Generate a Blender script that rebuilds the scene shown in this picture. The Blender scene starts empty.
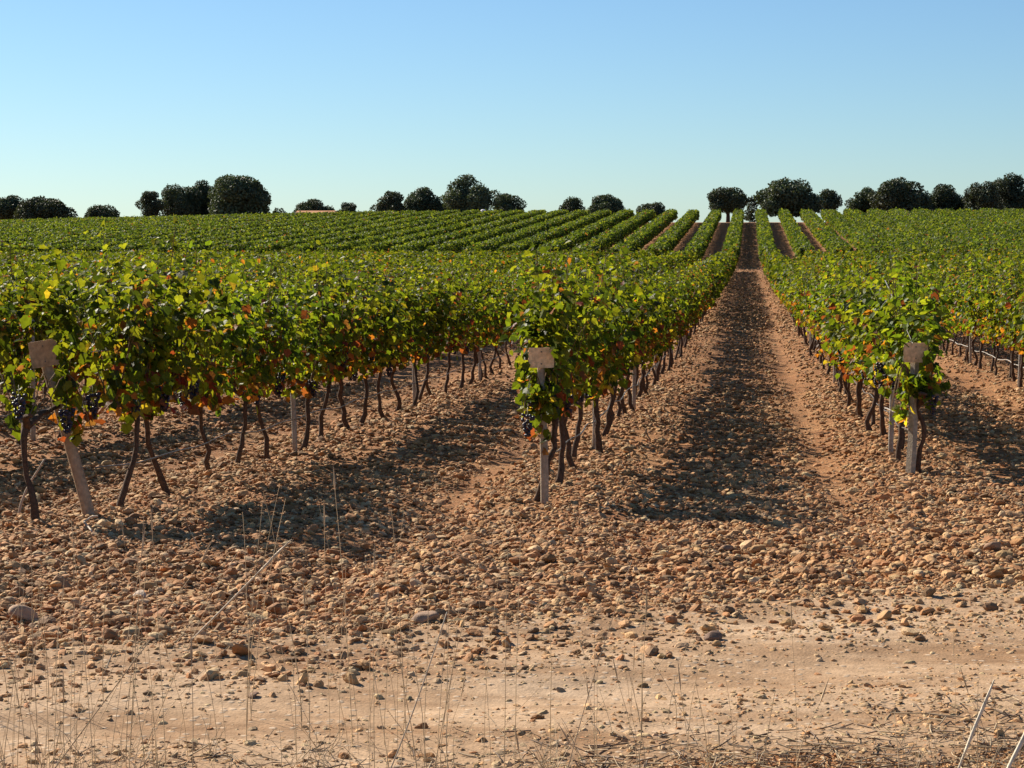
import bpy, math, random
import numpy as np
from mathutils import Vector

scene = bpy.context.scene
R = math.radians

# ------------------------------------------------------------------ camera
EYE = 1.95
cam_d = bpy.data.cameras.new("camera")
cam_d.sensor_width = 36.0
cam_d.lens = 36.0 * 2037.0 / 1024.0
cam_d.clip_start = 0.1
cam_d.clip_end = 8000
cam = bpy.data.objects.new("camera", cam_d)
scene.collection.objects.link(cam)
cam.location = (0, 0, EYE)
CAM_YAW, CAM_TILT = R(6.6486), R(3.9317)
cam.rotation_euler = (R(90) - CAM_TILT, 0, CAM_YAW)
scene.camera = cam

# ------------------------------------------------------------------ sky and sun
SUN_AZ = R(-50.0)      # clockwise from +Y (the direction of the rows)
SUN_EL = R(33.0)
world = bpy.data.worlds.new("World")
scene.world = world
world.use_nodes = True
wn = world.node_tree
wn.nodes.clear()
wo = wn.nodes.new("ShaderNodeOutputWorld")
wb = wn.nodes.new("ShaderNodeBackground")
sky = wn.nodes.new("ShaderNodeTexSky")
sky.sky_type = 'NISHITA'
sky.sun_disc = False
sky.sun_elevation = SUN_EL
sky.sun_rotation = SUN_AZ
sky.altitude = 3000
sky.air_density = 1.4
sky.dust_density = 2.0
sky.ozone_density = 3.0
wb.inputs[1].default_value = 0.05
wm = wn.nodes.new("ShaderNodeMix"); wm.data_type = 'RGBA'; wm.blend_type = 'MULTIPLY'
wm.inputs[0].default_value = 1.0
wm.inputs[7].default_value = (.775, .965, 1.13, 1)
wn.links.new(sky.outputs[0], wm.inputs[6])
wn.links.new(wm.outputs[2], wb.inputs[0])
wn.links.new(wb.outputs[0], wo.inputs[0])

sun_d = bpy.data.lights.new("sun", 'SUN')
sun_d.energy = 5.0
sun_d.angle = R(0.53)
sun_d.color = (1.0, 0.90, 0.76)
sun = bpy.data.objects.new("sun", sun_d)
scene.collection.objects.link(sun)
sdir = Vector((math.sin(SUN_AZ) * math.cos(SUN_EL), math.cos(SUN_AZ) * math.cos(SUN_EL), math.sin(SUN_EL)))
sun.rotation_euler = (-sdir).to_track_quat('-Z', 'Y').to_euler()

scene.view_settings.view_transform = 'Standard'
scene.view_settings.look = 'None'
scene.view_settings.exposure = 0.97
scene.view_settings.gamma = 1.0
scene.view_settings.use_curve_mapping = False
scene.cycles.max_bounces = 8
scene.cycles.transparent_max_bounces = 8

rng = np.random.default_rng(11)
random.seed(5)

# ------------------------------------------------------------------ helpers
def hash2(ix, iy, seed):
    h = (ix.astype(np.int64) * 374761393 + iy.astype(np.int64) * 668265263 + seed * 974634777) & 0x7fffffff
    h = ((h ^ (h >> 13)) * 1274126177) & 0x7fffffff
    h = (h ^ (h >> 16)) & 0xffff
    return h / 65535.0

def vnoise(x, y, seed=0):
    x = np.asarray(x, float); y = np.asarray(y, float)
    ix = np.floor(x); iy = np.floor(y)
    fx = x - ix; fy = y - iy
    fx = fx * fx * (3 - 2 * fx); fy = fy * fy * (3 - 2 * fy)
    a = hash2(ix, iy, seed); b = hash2(ix + 1, iy, seed)
    c = hash2(ix, iy + 1, seed); d = hash2(ix + 1, iy + 1, seed)
    return (a * (1 - fx) + b * fx) * (1 - fy) + (c * (1 - fx) + d * fx) * fy - 0.5

def sstep(a, b, x):
    t = np.clip((np.asarray(x, float) - a) / (b - a), 0, 1)
    return t * t * (3 - 2 * t)

_PY = np.array([-400, -20, 0, 8, 12, 15.5, 20, 25, 30, 40, 50, 65, 90, 120, 154, 158.5, 163, 168, 182, 206, 231, 256, 276, 300, 340, 400, 600, 1500, 5000])
_PZ = np.array([-2, .1, .12, .12, .09, .0, -.14, -.21, -.33, -.46, -.56, -.60, -.50, -.32, -.12, -.03, -.12, .08, .62, 1.66, 2.75, 3.88, 4.78, 5.12, 5.2, 4.6, 2, -8, -30])
_ty = np.arange(-60, 900, 0.5)
_tz = np.interp(_ty, _PY, _PZ)
_near = _tz.copy()
_k = np.exp(-0.5 * (np.arange(-12, 13) / 5.0) ** 2); _k /= _k.sum()
_tz = np.convolve(np.pad(_tz, 12, mode='edge'), _k, mode='valid')
_tz = np.where((_ty > 150) & (_ty < 166), _near, _tz)

ROW_SPACING = 3.02
def row_x(i):
    return 1.45 - ROW_SPACING * i
def row_end(i):
    e = {0: 18.55, 1: 15.55, 2: 13.85}
    if i in e: return e[i]
    if i > 2: return max(4.0, 13.85 - 1.5 * (i - 2))
    return 18.55 - 2.4 * i
V_EDGE = 10.45            # edge of the dirt road, in v = Y - 0.5 X
def road_v(x, y):
    return y - 0.5 * x

def macro_z(x, y):
    x = np.asarray(x, float); y = np.asarray(y, float)
    h = np.where(y < 880, np.interp(y, _ty, _tz), np.interp(y, _PY, _PZ))
    lat = 1.0 - 0.28 * sstep(-35, -125, x) + 0.03 * sstep(5, 60, x)
    f = sstep(150, 240, y)
    return h * (1 + (lat - 1) * f)

def wheel(x):
    """1 in the two smooth wheel strips of each alley, 0 elsewhere"""
    u = np.mod(np.asarray(x, float) - row_x(0), ROW_SPACING)   # 0 at a row, grows to the right
    a = np.exp(-((u - 2.28) / 0.24) ** 2)
    b = np.exp(-((u - 0.86) / 0.24) ** 2)
    return np.maximum(a, 0.7 * b)

def ground_z(x, y):
    x = np.asarray(x, float); y = np.asarray(y, float)
    z = macro_z(x, y)
    field = sstep(V_EDGE - 0.3, V_EDGE + 1.2, road_v(x, y))
    fade = 1 - sstep(60, 140, y)
    rough = (0.075 * vnoise(x * .55, y * .4, 1) + 0.06 * vnoise(x * 1.6, y * 1.2, 2) + 0.035 * vnoise(x * 4, y * 3.5, 3) + 0.022 * vnoise(x * 9, y * 9, 4))
    z = z + rough * field * fade
    z = z - 0.05 * wheel(x) * field * fade
    u = np.mod(x - row_x(0) + ROW_SPACING / 2, ROW_SPACING) - ROW_SPACING / 2
    z = z - 0.03 * field * fade + 0.02 * np.exp(-(u / 0.45) ** 2) * field * fade * sstep(13, 18, y + 0 * x)
    road = 1 - field
    rv = road_v(x, y)
    z = z + road * fade * (0.03 * vnoise(x * .7, y * .9, 5) + 0.012 * vnoise(x * 3, y * 3, 6) + 0.007 * vnoise(x * 8, y * 8, 8)
                           - 0.03 * np.exp(-((rv - 9.95) / .30) ** 2) - 0.03 * np.exp(-((rv - 8.7) / .40) ** 2))
    return z

_c, _s = math.cos, math.sin
CR = np.array([_c(CAM_YAW), _s(CAM_YAW), 0.0])
CF = np.array([-_s(CAM_YAW) * _c(CAM_TILT), _c(CAM_YAW) * _c(CAM_TILT), -_s(CAM_TILT)])
CU = np.cross(CR, CF)
def project(x, y, z):
    v = np.stack([np.asarray(x, float), np.asarray(y, float), np.asarray(z, float) - EYE], -1)
    d = v @ CF
    d = np.where(d > .1, d, .1)
    return 512 + 2037 * (v @ CR) / d, 384 - 2037 * (v @ CU) / d, d
def ray(px, py):
    return (px - 512) * CR + (384 - py) * CU + 2037 * CF
def spot(px, py):
    """ground point seen at a pixel of the photograph"""
    d = ray(px, py)
    t = 0.002
    for _ in range(4000):
        p = np.array([0, 0, EYE]) + d * t
        if p[2] < float(macro_z(p[0], p[1])): break
        t += 0.00001 + t * 0.0015
    return p
def at_y(px, py, y):
    d = ray(px, py)
    return np.array([0, 0, EYE]) + d * (y / d[1])

# mesh building
class MB:
    def __init__(self):
        self.v = []; self.f = []; self.c = []; self.m = []; self.n = 0; self.sm = []
    def add(self, verts, faces, col=None, mat=0, smooth=False):
        verts = np.asarray(verts, float).reshape(-1, 3)
        faces = np.asarray(faces, np.int64)
        self.v.append(verts); self.f.append(faces + self.n); self.n += len(verts)
        if col is None: col = (0.5, 0.5, 0.5)
        col = np.asarray(col, float)
        if col.ndim == 1: col = np.tile(col, (len(verts), 1))
        self.c.append(col)
        self.m.append(np.full(len(faces), mat)); self.sm.append(np.full(len(faces), smooth))
    def tube(self, pts, rad, sides=6, col=None, mat=0, cap=True, smooth=True, rough=0.0):
        pts = np.asarray(pts, float); n = len(pts)
        rad = np.broadcast_to(np.asarray(rad, float), (n,))
        t = np.gradient(pts, axis=0); t /= np.linalg.norm(t, axis=1)[:, None] + 1e-9
        ref = np.array([1.0, 0, 0]) if abs(t[0][0]) < .8 else np.array([0, 1.0, 0])
        a = np.cross(t, ref); a /= np.linalg.norm(a, axis=1)[:, None] + 1e-9
        b = np.cross(t, a)
        th = np.arange(sides) * 2 * math.pi / sides
        rr = rad[:, None] * (1 + rough * (rng.random((n, sides)) - .5))
        ring = pts[:, None, :] + rr[..., None] * (np.cos(th)[None, :, None] * a[:, None, :] + np.sin(th)[None, :, None] * b[:, None, :])
        V = ring.reshape(-1, 3)
        i = np.arange(n - 1)[:, None] * sides; j = np.arange(sides)[None, :]; j2 = (j + 1) % sides
        F = np.stack([i + j, i + j2, i + sides + j2, i + sides + j], -1).reshape(-1, 4)
        self.add(V, F, col, mat, smooth)
        if cap:
            base = self.n - n * sides
            for off, rev in ((0, True), ((n - 1) * sides, False)):
                idx = [base + off + k for k in range(sides)]
                if rev: idx = idx[::-1]
                self.f.append(np.array([idx])); self.m.append(np.array([mat])); self.sm.append(np.array([False]))
    def box(self, c, s, col=None, mat=0, M=None):
        x, y, z = np.array(s) / 2
        V = np.array([[-x, -y, -z], [x, -y, -z], [x, y, -z], [-x, y, -z], [-x, -y, z], [x, -y, z], [x, y, z], [-x, y, z]])
        if M is not None: V = V @ np.asarray(M).T
        self.add(V + np.asarray(c), [[0, 3, 2, 1], [4, 5, 6, 7], [0, 1, 5, 4], [1, 2, 6, 5], [2, 3, 7, 6], [3, 0, 4, 7]], col, mat)
    def mesh(self, name, mats):
        V = np.concatenate(self.v); C = np.concatenate(self.c)
        loops = np.concatenate([f.ravel() for f in self.f])
        tot = np.concatenate([np.full(len(f), f.shape[1]) for f in self.f])
        start = np.concatenate([[0], np.cumsum(tot)[:-1]])
        me = bpy.data.meshes.new(name)
        me.vertices.add(len(V)); me.vertices.foreach_set("co", V.astype(np.float32).ravel())
        me.loops.add(len(loops)); me.loops.foreach_set("vertex_index", loops.astype(np.int32))
        me.polygons.add(len(tot))
        me.polygons.foreach_set("loop_start", start.astype(np.int32))
        me.polygons.foreach_set("loop_total", tot.astype(np.int32))
        me.polygons.foreach_set("material_index", np.concatenate(self.m).astype(np.int32))
        me.polygons.foreach_set("use_smooth", np.concatenate(self.sm).astype(bool))
        at = me.attributes.new("tint", 'FLOAT_COLOR', 'POINT')
        at.data.foreach_set("color", np.concatenate([C, np.ones((len(C), 1))], 1).astype(np.float32).ravel())
        for m in mats: me.materials.append(m)
        me.update(calc_edges=True)
        return me

col_ = scene.collection
def link(name, mesh, parent=None, loc=None):
    o = bpy.data.objects.new(name, mesh)
    col_.objects.link(o)
    if parent is not None: o.parent = parent
    if loc is not None: o.location = loc
    return o
def tag(o, label=None, cat=None, group=None, kind=None):
    if label: o["label"] = label
    if cat: o["category"] = cat
    if group: o["group"] = group
    if kind: o["kind"] = kind
    return o
def thing(name, label, cat, loc=(0, 0, 0), group=None):
    o = bpy.data.objects.new(name, None)
    o.empty_display_size = .1
    col_.objects.link(o); o.location = loc
    return tag(o, label, cat, group)

# ------------------------------------------------------------------ materials
def new_mat(name):
    m = bpy.data.materials.new(name); m.use_nodes = True
    nt = m.node_tree; nt.nodes.clear()
    return m, nt, nt.nodes, nt.links

def N(nodes, t, **kw):
    n = nodes.new(t)
    for k, v in kw.items(): setattr(n, k, v)
    return n

def mix_col(nodes, links, fac, a, b, mode='MIX'):
    n = nodes.new("ShaderNodeMix"); n.data_type = 'RGBA'; n.blend_type = mode
    for s, v in ((n.inputs[0], fac), (n.inputs[6], a), (n.inputs[7], b)):
        if hasattr(v, "is_linked") or isinstance(v, bpy.types.NodeSocket): links.new(v, s)
        elif isinstance(v, (int, float)): s.default_value = v
        else: s.default_value = (*v, 1)
    return n.outputs[2]

def noise(nodes, links, vec, scale, detail=4, rough=.55):
    n = nodes.new("ShaderNodeTexNoise"); n.inputs["Scale"].default_value = scale
    n.inputs["Detail"].default_value = detail; n.inputs["Roughness"].default_value = rough
    if vec is not None: links.new(vec, n.inputs["Vector"])
    return n.outputs["Fac"]

def ramp(nodes, links, fac, stops):
    r = nodes.new("ShaderNodeValToRGB")
    els = r.color_ramp.elements
    while len(els) < len(stops): els.new(.5)
    for e, (p, c) in zip(els, stops):
        e.position = p; e.color = (*c, 1) if len(c) == 3 else c
    links.new(fac, r.inputs[0])
    return r.outputs[0]

def leaf_material(name, trans=0.42, gloss=0.5, rough=0.42):
    m, nt, n, l = new_mat(name)
    out = N(n, "ShaderNodeOutputMaterial")
    a = N(n, "ShaderNodeAttribute", attribute_name="tint")
    oi = N(n, "ShaderNodeObjectInfo")
    hs = N(n, "ShaderNodeHueSaturation")
    mr = N(n, "ShaderNodeMapRange"); mr.inputs[3].default_value = .78; mr.inputs[4].default_value = 1.2
    l.new(oi.outputs["Random"], mr.inputs[0]); l.new(mr.outputs[0], hs.inputs["Value"])
    mr2 = N(n, "ShaderNodeMapRange"); mr2.inputs[3].default_value = .485; mr2.inputs[4].default_value = .51
    l.new(oi.outputs["Random"], mr2.inputs[0]); l.new(mr2.outputs[0], hs.inputs["Hue"])
    l.new(a.outputs["Color"], hs.inputs["Color"])
    tc = N(n, "ShaderNodeTexCoord")
    nz = noise(n, l, tc.outputs["Object"], 30, 2)
    var = ramp(n, l, nz, [(.3, (.75, .75, .75)), (.7, (1.2, 1.2, 1.2))])
    base = mix_col(n, l, 1.0, hs.outputs[0], var, 'MULTIPLY')
    p = N(n, "ShaderNodeBsdfPrincipled")
    l.new(base, p.inputs["Base Color"])
    p.inputs["Roughness"].default_value = rough
    p.inputs["Specular IOR Level"].default_value = gloss
    t = N(n, "ShaderNodeBsdfTranslucent")
    l.new(mix_col(n, l, 1.0, base, (1.75, 1.6, .55), 'MULTIPLY'), t.inputs[0])
    mx = N(n, "ShaderNodeMixShader"); mx.inputs[0].default_value = trans
    l.new(p.outputs[0], mx.inputs[1]); l.new(t.outputs[0], mx.inputs[2])
    l.new(mx.outputs[0], out.inputs[0])
    return m

def tint_material(name, rough=.85, spec=.3, scale=25, lo=.7, hi=1.25, bump=0.0, bscale=60):
    m, nt, n, l = new_mat(name)
    out = N(n, "ShaderNodeOutputMaterial")
    a = N(n, "ShaderNodeAttribute", attribute_name="tint")
    tc = N(n, "ShaderNodeTexCoord")
    nz = noise(n, l, tc.outputs["Object"], scale, 4)
    var = ramp(n, l, nz, [(.3, (lo,) * 3), (.7, (hi,) * 3)])
    p = N(n, "ShaderNodeBsdfPrincipled")
    l.new(mix_col(n, l, 1.0, a.outputs["Color"], var, 'MULTIPLY'), p.inputs["Base Color"])
    p.inputs["Roughness"].default_value = rough; p.inputs["Specular IOR Level"].default_value = spec
    if bump:
        b = N(n, "ShaderNodeBump"); b.inputs["Strength"].default_value = bump; b.inputs["Distance"].default_value = .01
        l.new(noise(n, l, tc.outputs["Object"], bscale, 3), b.inputs["Height"]); l.new(b.outputs[0], p.inputs["Normal"])
    l.new(p.outputs[0], out.inputs[0])
    return m

def soil_material(name, c_dark, c_mid, c_light, pebble, pebble_amt, bump, streak=False):
    m, nt, n, l = new_mat(name)
    out = N(n, "ShaderNodeOutputMaterial")
    tc = N(n, "ShaderNodeTexCoord"); vec = tc.outputs["Object"]
    big = noise(n, l, vec, .8, 5)
    fine = noise(n, l, vec, 9, 6, .7)
    c = ramp(n, l, big, [(.32, c_dark), (.5, c_mid), (.68, c_light)])
    if streak:
        mp = N(n, "ShaderNodeMapping"); mp.inputs["Rotation"].default_value = (0, 0, -math.atan(.5)); mp.inputs["Scale"].default_value = (.35, 2.2, 1)
        l.new(vec, mp.inputs["Vector"])
        st = noise(n, l, mp.outputs[0], 1.3, 5, .6)
        c = mix_col(n, l, 1.0, c, ramp(n, l, st, [(.33, (.66, .56, .46)), (.5, (1, 1, 1)), (.66, (1.16, 1.2, 1.24))]), 'MULTIPLY')
    fv = ramp(n, l, fine, [(.25, (.62, .6, .58)), (.75, (1.25, 1.25, 1.25))])
    c = mix_col(n, l, 1.0, c, fv, 'MULTIPLY')
    vo = N(n, "ShaderNodeTexVoronoi"); vo.inputs["Scale"].default_value = 26; l.new(vec, vo.inputs["Vector"])
    vo2 = N(n, "ShaderNodeTexVoronoi"); vo2.inputs["Scale"].default_value = 70; l.new(vec, vo2.inputs["Vector"])
    pm = ramp(n, l, vo.outputs["Distance"], [(.25, (1, 1, 1)), (.45, (0, 0, 0))])
    sep = N(n, "ShaderNodeSeparateColor"); l.new(vo.outputs["Color"], sep.inputs[0])
    keep = N(n, "ShaderNodeMath", operation='LESS_THAN'); l.new(sep.outputs[0], keep.inputs[0]); keep.inputs[1].default_value = pebble_amt
    pk = N(n, "ShaderNodeMath", operation='MULTIPLY'); l.new(pm, pk.inputs[0]); l.new(keep.outputs[0], pk.inputs[1])
    pc = mix_col(n, l, sep.outputs[1], pebble, tuple(v * .62 for v in pebble))
    c = mix_col(n, l, pk.outputs[0], c, pc)
    p = N(n, "ShaderNodeBsdfPrincipled"); l.new(c, p.inputs["Base Color"])
    p.inputs["Roughness"].default_value = .95; p.inputs["Specular IOR Level"].default_value = .15
    h1 = N(n, "ShaderNodeMath", operation='MULTIPLY_ADD'); l.new(pk.outputs[0], h1.inputs[0]); h1.inputs[1].default_value = 1.0
    h2 = N(n, "ShaderNodeMath", operation='MULTIPLY_ADD'); l.new(vo2.outputs["Distance"], h2.inputs[0]); h2.inputs[1].default_value = -.25
    l.new(fine, h2.inputs[2]); l.new(h2.outputs[0], h1.inputs[2])
    b = N(n, "ShaderNodeBump"); b.inputs["Strength"].default_value = bump; b.inputs["Distance"].default_value = .025
    l.new(h1.outputs[0], b.inputs["Height"]); l.new(b.outputs[0], p.inputs["Normal"])
    l.new(p.outputs[0], out.inputs[0])
    return m

M_leaf = leaf_material("vine_leaf", .56, .17, .5)
M_far = leaf_material("vine_leaf_far", .42, .14, .6)
M_oak = leaf_material("oak_leaf", .12, .25, .6)
M_bark = tint_material("vine_bark", .9, .2, 40, .6, 1.4, .8, 120)
M_oakbark = tint_material("oak_bark", .9, .2, 2, .6, 1.3)
M_grape = tint_material("grape_skin", .45, .4, 60, .7, 1.3)
M_stone = tint_material("field_stone", .85, .25, 14, .72, 1.22, .5, 70)
M_wood = tint_material("weathered_wood", .85, .2, 30, .7, 1.25, .5, 90)
M_hose = tint_material("hose_plastic", .4, .5, 10, .8, 1.15)
M_straw = tint_material("dry_straw", .7, .3, 30, .75, 1.2)
M_paint = tint_material("pale_paint", .6, .4, 3, .9, 1.06)
M_soil = soil_material("stony_soil", (.21, .090, .034), (.285, .132, .052), (.345, .180, .078), (.42, .265, .145), .5, .8)
M_road = soil_material("road_sand", (.285, .170, .090), (.37, .242, .140), (.415, .292, .185), (.46, .35, .245), .25, .35, True)

# ------------------------------------------------------------------ ground and road
def axis(a, b, step, grow, far_lo, far_hi):
    mid = list(np.arange(a, b, step))
    hi = []; x = b; s = step
    while x < far_hi: hi.append(x); s *= grow; x += s
    hi.append(far_hi)
    lo = []; x = a; s = step
    while True:
        s *= grow; x -= s
        if x < far_lo: break
        lo.append(x)
    lo.append(far_lo)
    return np.array(lo[::-1] + mid + hi)

def grid_mesh(name, xs, ys, zfun, mat):
    X, Y = np.meshgrid(xs, ys)
    Z = zfun(X, Y)
    V = np.stack([X, Y, Z], -1).reshape(-1, 3)
    nx, ny = len(xs), len(ys)
    i = np.arange(ny - 1)[:, None] * nx; j = np.arange(nx - 1)[None, :]
    F = np.stack([i + j, i + j + 1, i + nx + j + 1, i + nx + j], -1).reshape(-1, 4)
    b = MB(); b.add(V, F, smooth=True)
    return b.mesh(name, [mat])

gx = axis(-8, 5.5, .065, 1.035, -3000, 3000)
gy = axis(5.5, 30, .065, 1.022, -400, 4500)
tag(link("ground", grid_mesh("ground", gx, gy, ground_z, M_soil)), kind="structure",
    label="brown stony vineyard soil rising to a low hill")

def road_mesh():
    us = np.arange(-60, 60, .09); vs = np.arange(V_EDGE - 3.7, V_EDGE + .62, .07)
    U, W = np.meshgrid(us, vs)
    X = U; Y = W + 0.5 * U
    edge = np.minimum(W - vs[0], vs[-1] - W)
    lift = .006 - .05 * (1 - sstep(0, .55, edge + .45 * vnoise(X * 1.4, Y * 1.4, 21) + .25 * vnoise(X * 4, Y * 4, 22)))
    Z = ground_z(X, Y) + lift
    V = np.stack([X, Y, Z], -1).reshape(-1, 3)
    nx, ny = len(us), len(vs)
    i = np.arange(ny - 1)[:, None] * nx; j = np.arange(nx - 1)[None, :]
    F = np.stack([i + j, i + j + 1, i + nx + j + 1, i + nx + j], -1).reshape(-1, 4)
    b = MB(); b.add(V, F, smooth=True)
    return b.mesh("dirt_road", [M_road])
tag(link("dirt_road", road_mesh()), kind="structure", label="pale sandy farm road along the row ends")

# ------------------------------------------------------------------ stones
def ico(sub):
    p = (1 + 5 ** .5) / 2
    V = np.array([[-1, p, 0], [1, p, 0], [-1, -p, 0], [1, -p, 0], [0, -1, p], [0, 1, p], [0, -1, -p], [0, 1, -p], [p, 0, -1], [p, 0, 1], [-p, 0, -1], [-p, 0, 1]], float)
    F = [[0, 11, 5], [0, 5, 1], [0, 1, 7], [0, 7, 10], [0, 10, 11], [1, 5, 9], [5, 11, 4], [11, 10, 2], [10, 7, 6], [7, 1, 8], [3, 9, 4], [3, 4, 2], [3, 2, 6], [3, 6, 8], [3, 8, 9], [4, 9, 5], [2, 4, 11], [6, 2, 10], [8, 6, 7], [9, 8, 1]]
    V /= np.linalg.norm(V, axis=1)[:, None]
    for _ in range(sub):
        V = list(V); cache = {}; F2 = []
        def mid(a, b):
            k = (min(a, b), max(a, b))
            if k not in cache:
                m = (V[a] + V[b]) / 2; cache[k] = len(V); V.append(m / np.linalg.norm(m))
            return cache[k]
        for a, b_, c in F:
            ab, bc, ca = mid(a, b_), mid(b_, c), mid(c, a)
            F2 += [[a, ab, ca], [b_, bc, ab], [c, ca, bc], [ab, bc, ca]]
        F = F2; V = np.array(V)
    return np.array(V), np.array(F)
ICO0, ICO1, ICO2 = ico(0), ico(1), ico(2)

def stone_tints(n, road=False):
    r = rng.random(n)[:, None]
    a = np.array([.45, .270, .138]); b = np.array([.36, .178, .078]); c = np.array([.46, .325, .195]); d = np.array([.22, .130, .072])
    t = np.where(r < .40, a, np.where(r < .76, b, np.where(r < .88, c, d)))
    if road: t = np.where(r < .3, a * 1.0, np.where(r < .45, b, np.where(r < .88, c * .95, a * .75)))
    t = t * np.array([1.03, .99, .86])
    return np.clip(t * (.72 + .5 * rng.random((n, 1))) * (1 + .08 * (rng.random((n, 3)) - .5)), 0, .7)

def scatter_stones(mb, P, size, base, smooth, road=False, lumpy=.35, sink=.22, tints=None):
    n = len(P)
    if n == 0: return
    size = np.minimum(size, 2.1 * np.median(size))
    BV, BF = base
    k = len(BV)
    yaw = rng.random(n) * 2 * math.pi
    sx = size * (.8 + .5 * rng.random(n)); sy = size * (.55 + .4 * rng.random(n)); sz = size * (.30 + .36 * rng.random(n))
    # low-frequency lumps: random direction cuts
    D = np.ones((n, k))
    for _ in range(8):
        dv = rng.normal(size=(n, 3)); dv /= np.linalg.norm(dv, axis=1)[:, None]
        lim = 1 - lumpy * (.3 + .9 * rng.random((n, 1)))
        dot = dv @ BV.T
        D = np.where(dot * D > lim, lim / np.maximum(dot, .01), D)
    V = BV[None] * D[..., None] * np.stack([sx, sy, sz], -1)[:, None, :] * .5
    tilt = rng.normal(0, .28, (n, 2))
    c, s = np.cos(tilt[:, 0])[:, None], np.sin(tilt[:, 0])[:, None]
    x, y, z = V[..., 0], V[..., 1], V[..., 2]
    y, z = y * c - z * s, y * s + z * c
    c, s = np.cos(tilt[:, 1])[:, None], np.sin(tilt[:, 1])[:, None]
    x, z = x * c + z * s, -x * s + z * c
    c, s = np.cos(yaw)[:, None], np.sin(yaw)[:, None]
    x, y = x * c - y * s, x * s + y * c
    zz = ground_z(P[:, 0], P[:, 1]) + sz * (.5 - sink)
    V = np.stack([x + P[:, 0:1], y + P[:, 1:2], z + zz[:, None]], -1).reshape(-1, 3)
    F = (BF[None] + (np.arange(n) * k)[:, None, None]).reshape(-1, 3)
    T = stone_tints(n, road) if tints is None else tints
    mb.add(V, F, np.repeat(T, k, 0), 0, smooth)

def sample_region(n, y0, y1, pad=1.5, power=1.0):
    """points on the ground inside the view wedge (with a margin)"""
    y = (y0 ** (1 / power) + rng.random(n) * (y1 ** (1 / power) - y0 ** (1 / power))) ** power
    lo = -0.385 * y - pad; hi = 0.135 * y + pad
    x = lo + rng.random(n) * (hi - lo)
    return np.stack([x, y], 1), (hi - lo)

def thin(P, w, dens):
    """reject by density relative to the width-weighted uniform sample"""
    keep = rng.random(len(P)) < dens * w / w.max()
    return P[keep]

def field_density(P):
    v = road_v(P[:, 0], P[:, 1]) + .9 * vnoise(P[:, 0] * 1.1, P[:, 1] * 1.1, 31) + .4 * vnoise(P[:, 0] * 3, P[:, 1] * 3, 32)
    band = sstep(V_EDGE - .35, V_EDGE + .25, v)
    band = np.maximum(band, .42 * sstep(V_EDGE - 1.3, V_EDGE, v))
    d = band * (.55 + .45 * (1 - sstep(V_EDGE + 2.2, V_EDGE + 5.0, v)))
    d = d * (1 - .88 * wheel(P[:, 0] + .12 * vnoise(P[:, 1] * .3, P[:, 1] * 0, 33)) * sstep(13.5, 17, P[:, 1]))
    patch = .85 + .7 * vnoise(P[:, 0] * .9, P[:, 1] * .7, 34)
    return np.clip(d * patch, 0, 1)

gb = MB()
P, w = sample_region(60000, 7.6, 18.5, 1.5); P = thin(P, w, field_density(P))
scatter_stones(gb, P, np.exp(rng.normal(math.log(.056), .34, len(P))), ICO1, False, lumpy=.5)
P, w = sample_region(120000, 7.6, 18.5, 1.5); P = thin(P, w, np.clip(field_density(P) * 1.3, 0, 1))
scatter_stones(gb, P, np.exp(rng.normal(math.log(.030), .32, len(P))), ICO0, False, lumpy=.25)
P, w = sample_region(85000, 18.5, 34, 1.5); P = thin(P, w, field_density(P))
scatter_stones(gb, P, np.exp(rng.normal(math.log(.062), .34, len(P))), ICO0, False, lumpy=.25)
P, w = sample_region(60000, 18.5, 34, 1.5); P = thin(P, w, np.clip(field_density(P) * 1.2, 0, 1))
scatter_stones(gb, P, np.exp(rng.normal(math.log(.033), .3, len(P))), ICO0, False, lumpy=.25)
P = np.stack([rng.uniform(-6, 8, 60000), rng.uniform(34, 75, 60000)], 1); P = P[rng.random(len(P)) < field_density(P)]
scatter_stones(gb, P, np.exp(rng.normal(math.log(.062), .35, len(P))), ICO0, False, lumpy=.25)
n_tr = 26000
yy = 60 + rng.random(n_tr) ** 1.5 * 210
P = np.stack([row_x(0) - rng.random(n_tr) * ROW_SPACING, yy], 1)
P = P[rng.random(n_tr) < field_density(P)]
scatter_stones(gb, P, np.exp(rng.normal(math.log(.08), .4, len(P))), ICO0, True, lumpy=.2)
tag(link("gravel", gb.mesh("gravel", [M_stone])), "rounded reddish field stones covering the vineyard soil", "stones", kind="stuff")

pb = MB()
def road_density(P):
    v = road_v(P[:, 0], P[:, 1])
    lane = np.exp(-((v - 9.95) / .32) ** 2) + np.exp(-((v - 8.7) / .45) ** 2)
    d = np.clip(1 - .85 * lane, .07, 1) * (.55 + 1.3 * np.clip(vnoise(P[:, 0] * .8, P[:, 1] * 1.3, 41) + .25 * vnoise(P[:, 0] * 2.5, P[:, 1] * 3, 42) + .1, 0, 1))
    return np.clip(d, 0, 1) * (1 - sstep(V_EDGE + .3, V_EDGE + .9, v))
P, w = sample_region(300000, 5.2, 13.5, 1.2); P = thin(P, w, road_density(P))
scatter_stones(pb, P, np.exp(rng.normal(math.log(.016), .42, len(P))), ICO0, False, True, lumpy=.25, sink=.3)
P, w = sample_region(24000, 5.2, 13.5, 1.2); P = thin(P, w, road_density(P))
scatter_stones(pb, P, np.exp(rng.normal(math.log(.034), .35, len(P))), ICO1, False, True, lumpy=.5, sink=.34)
tag(link("pebbles", pb.mesh("pebbles", [M_stone])), "small pale pebbles strewn over the sandy road", "stones", kind="stuff")

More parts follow.
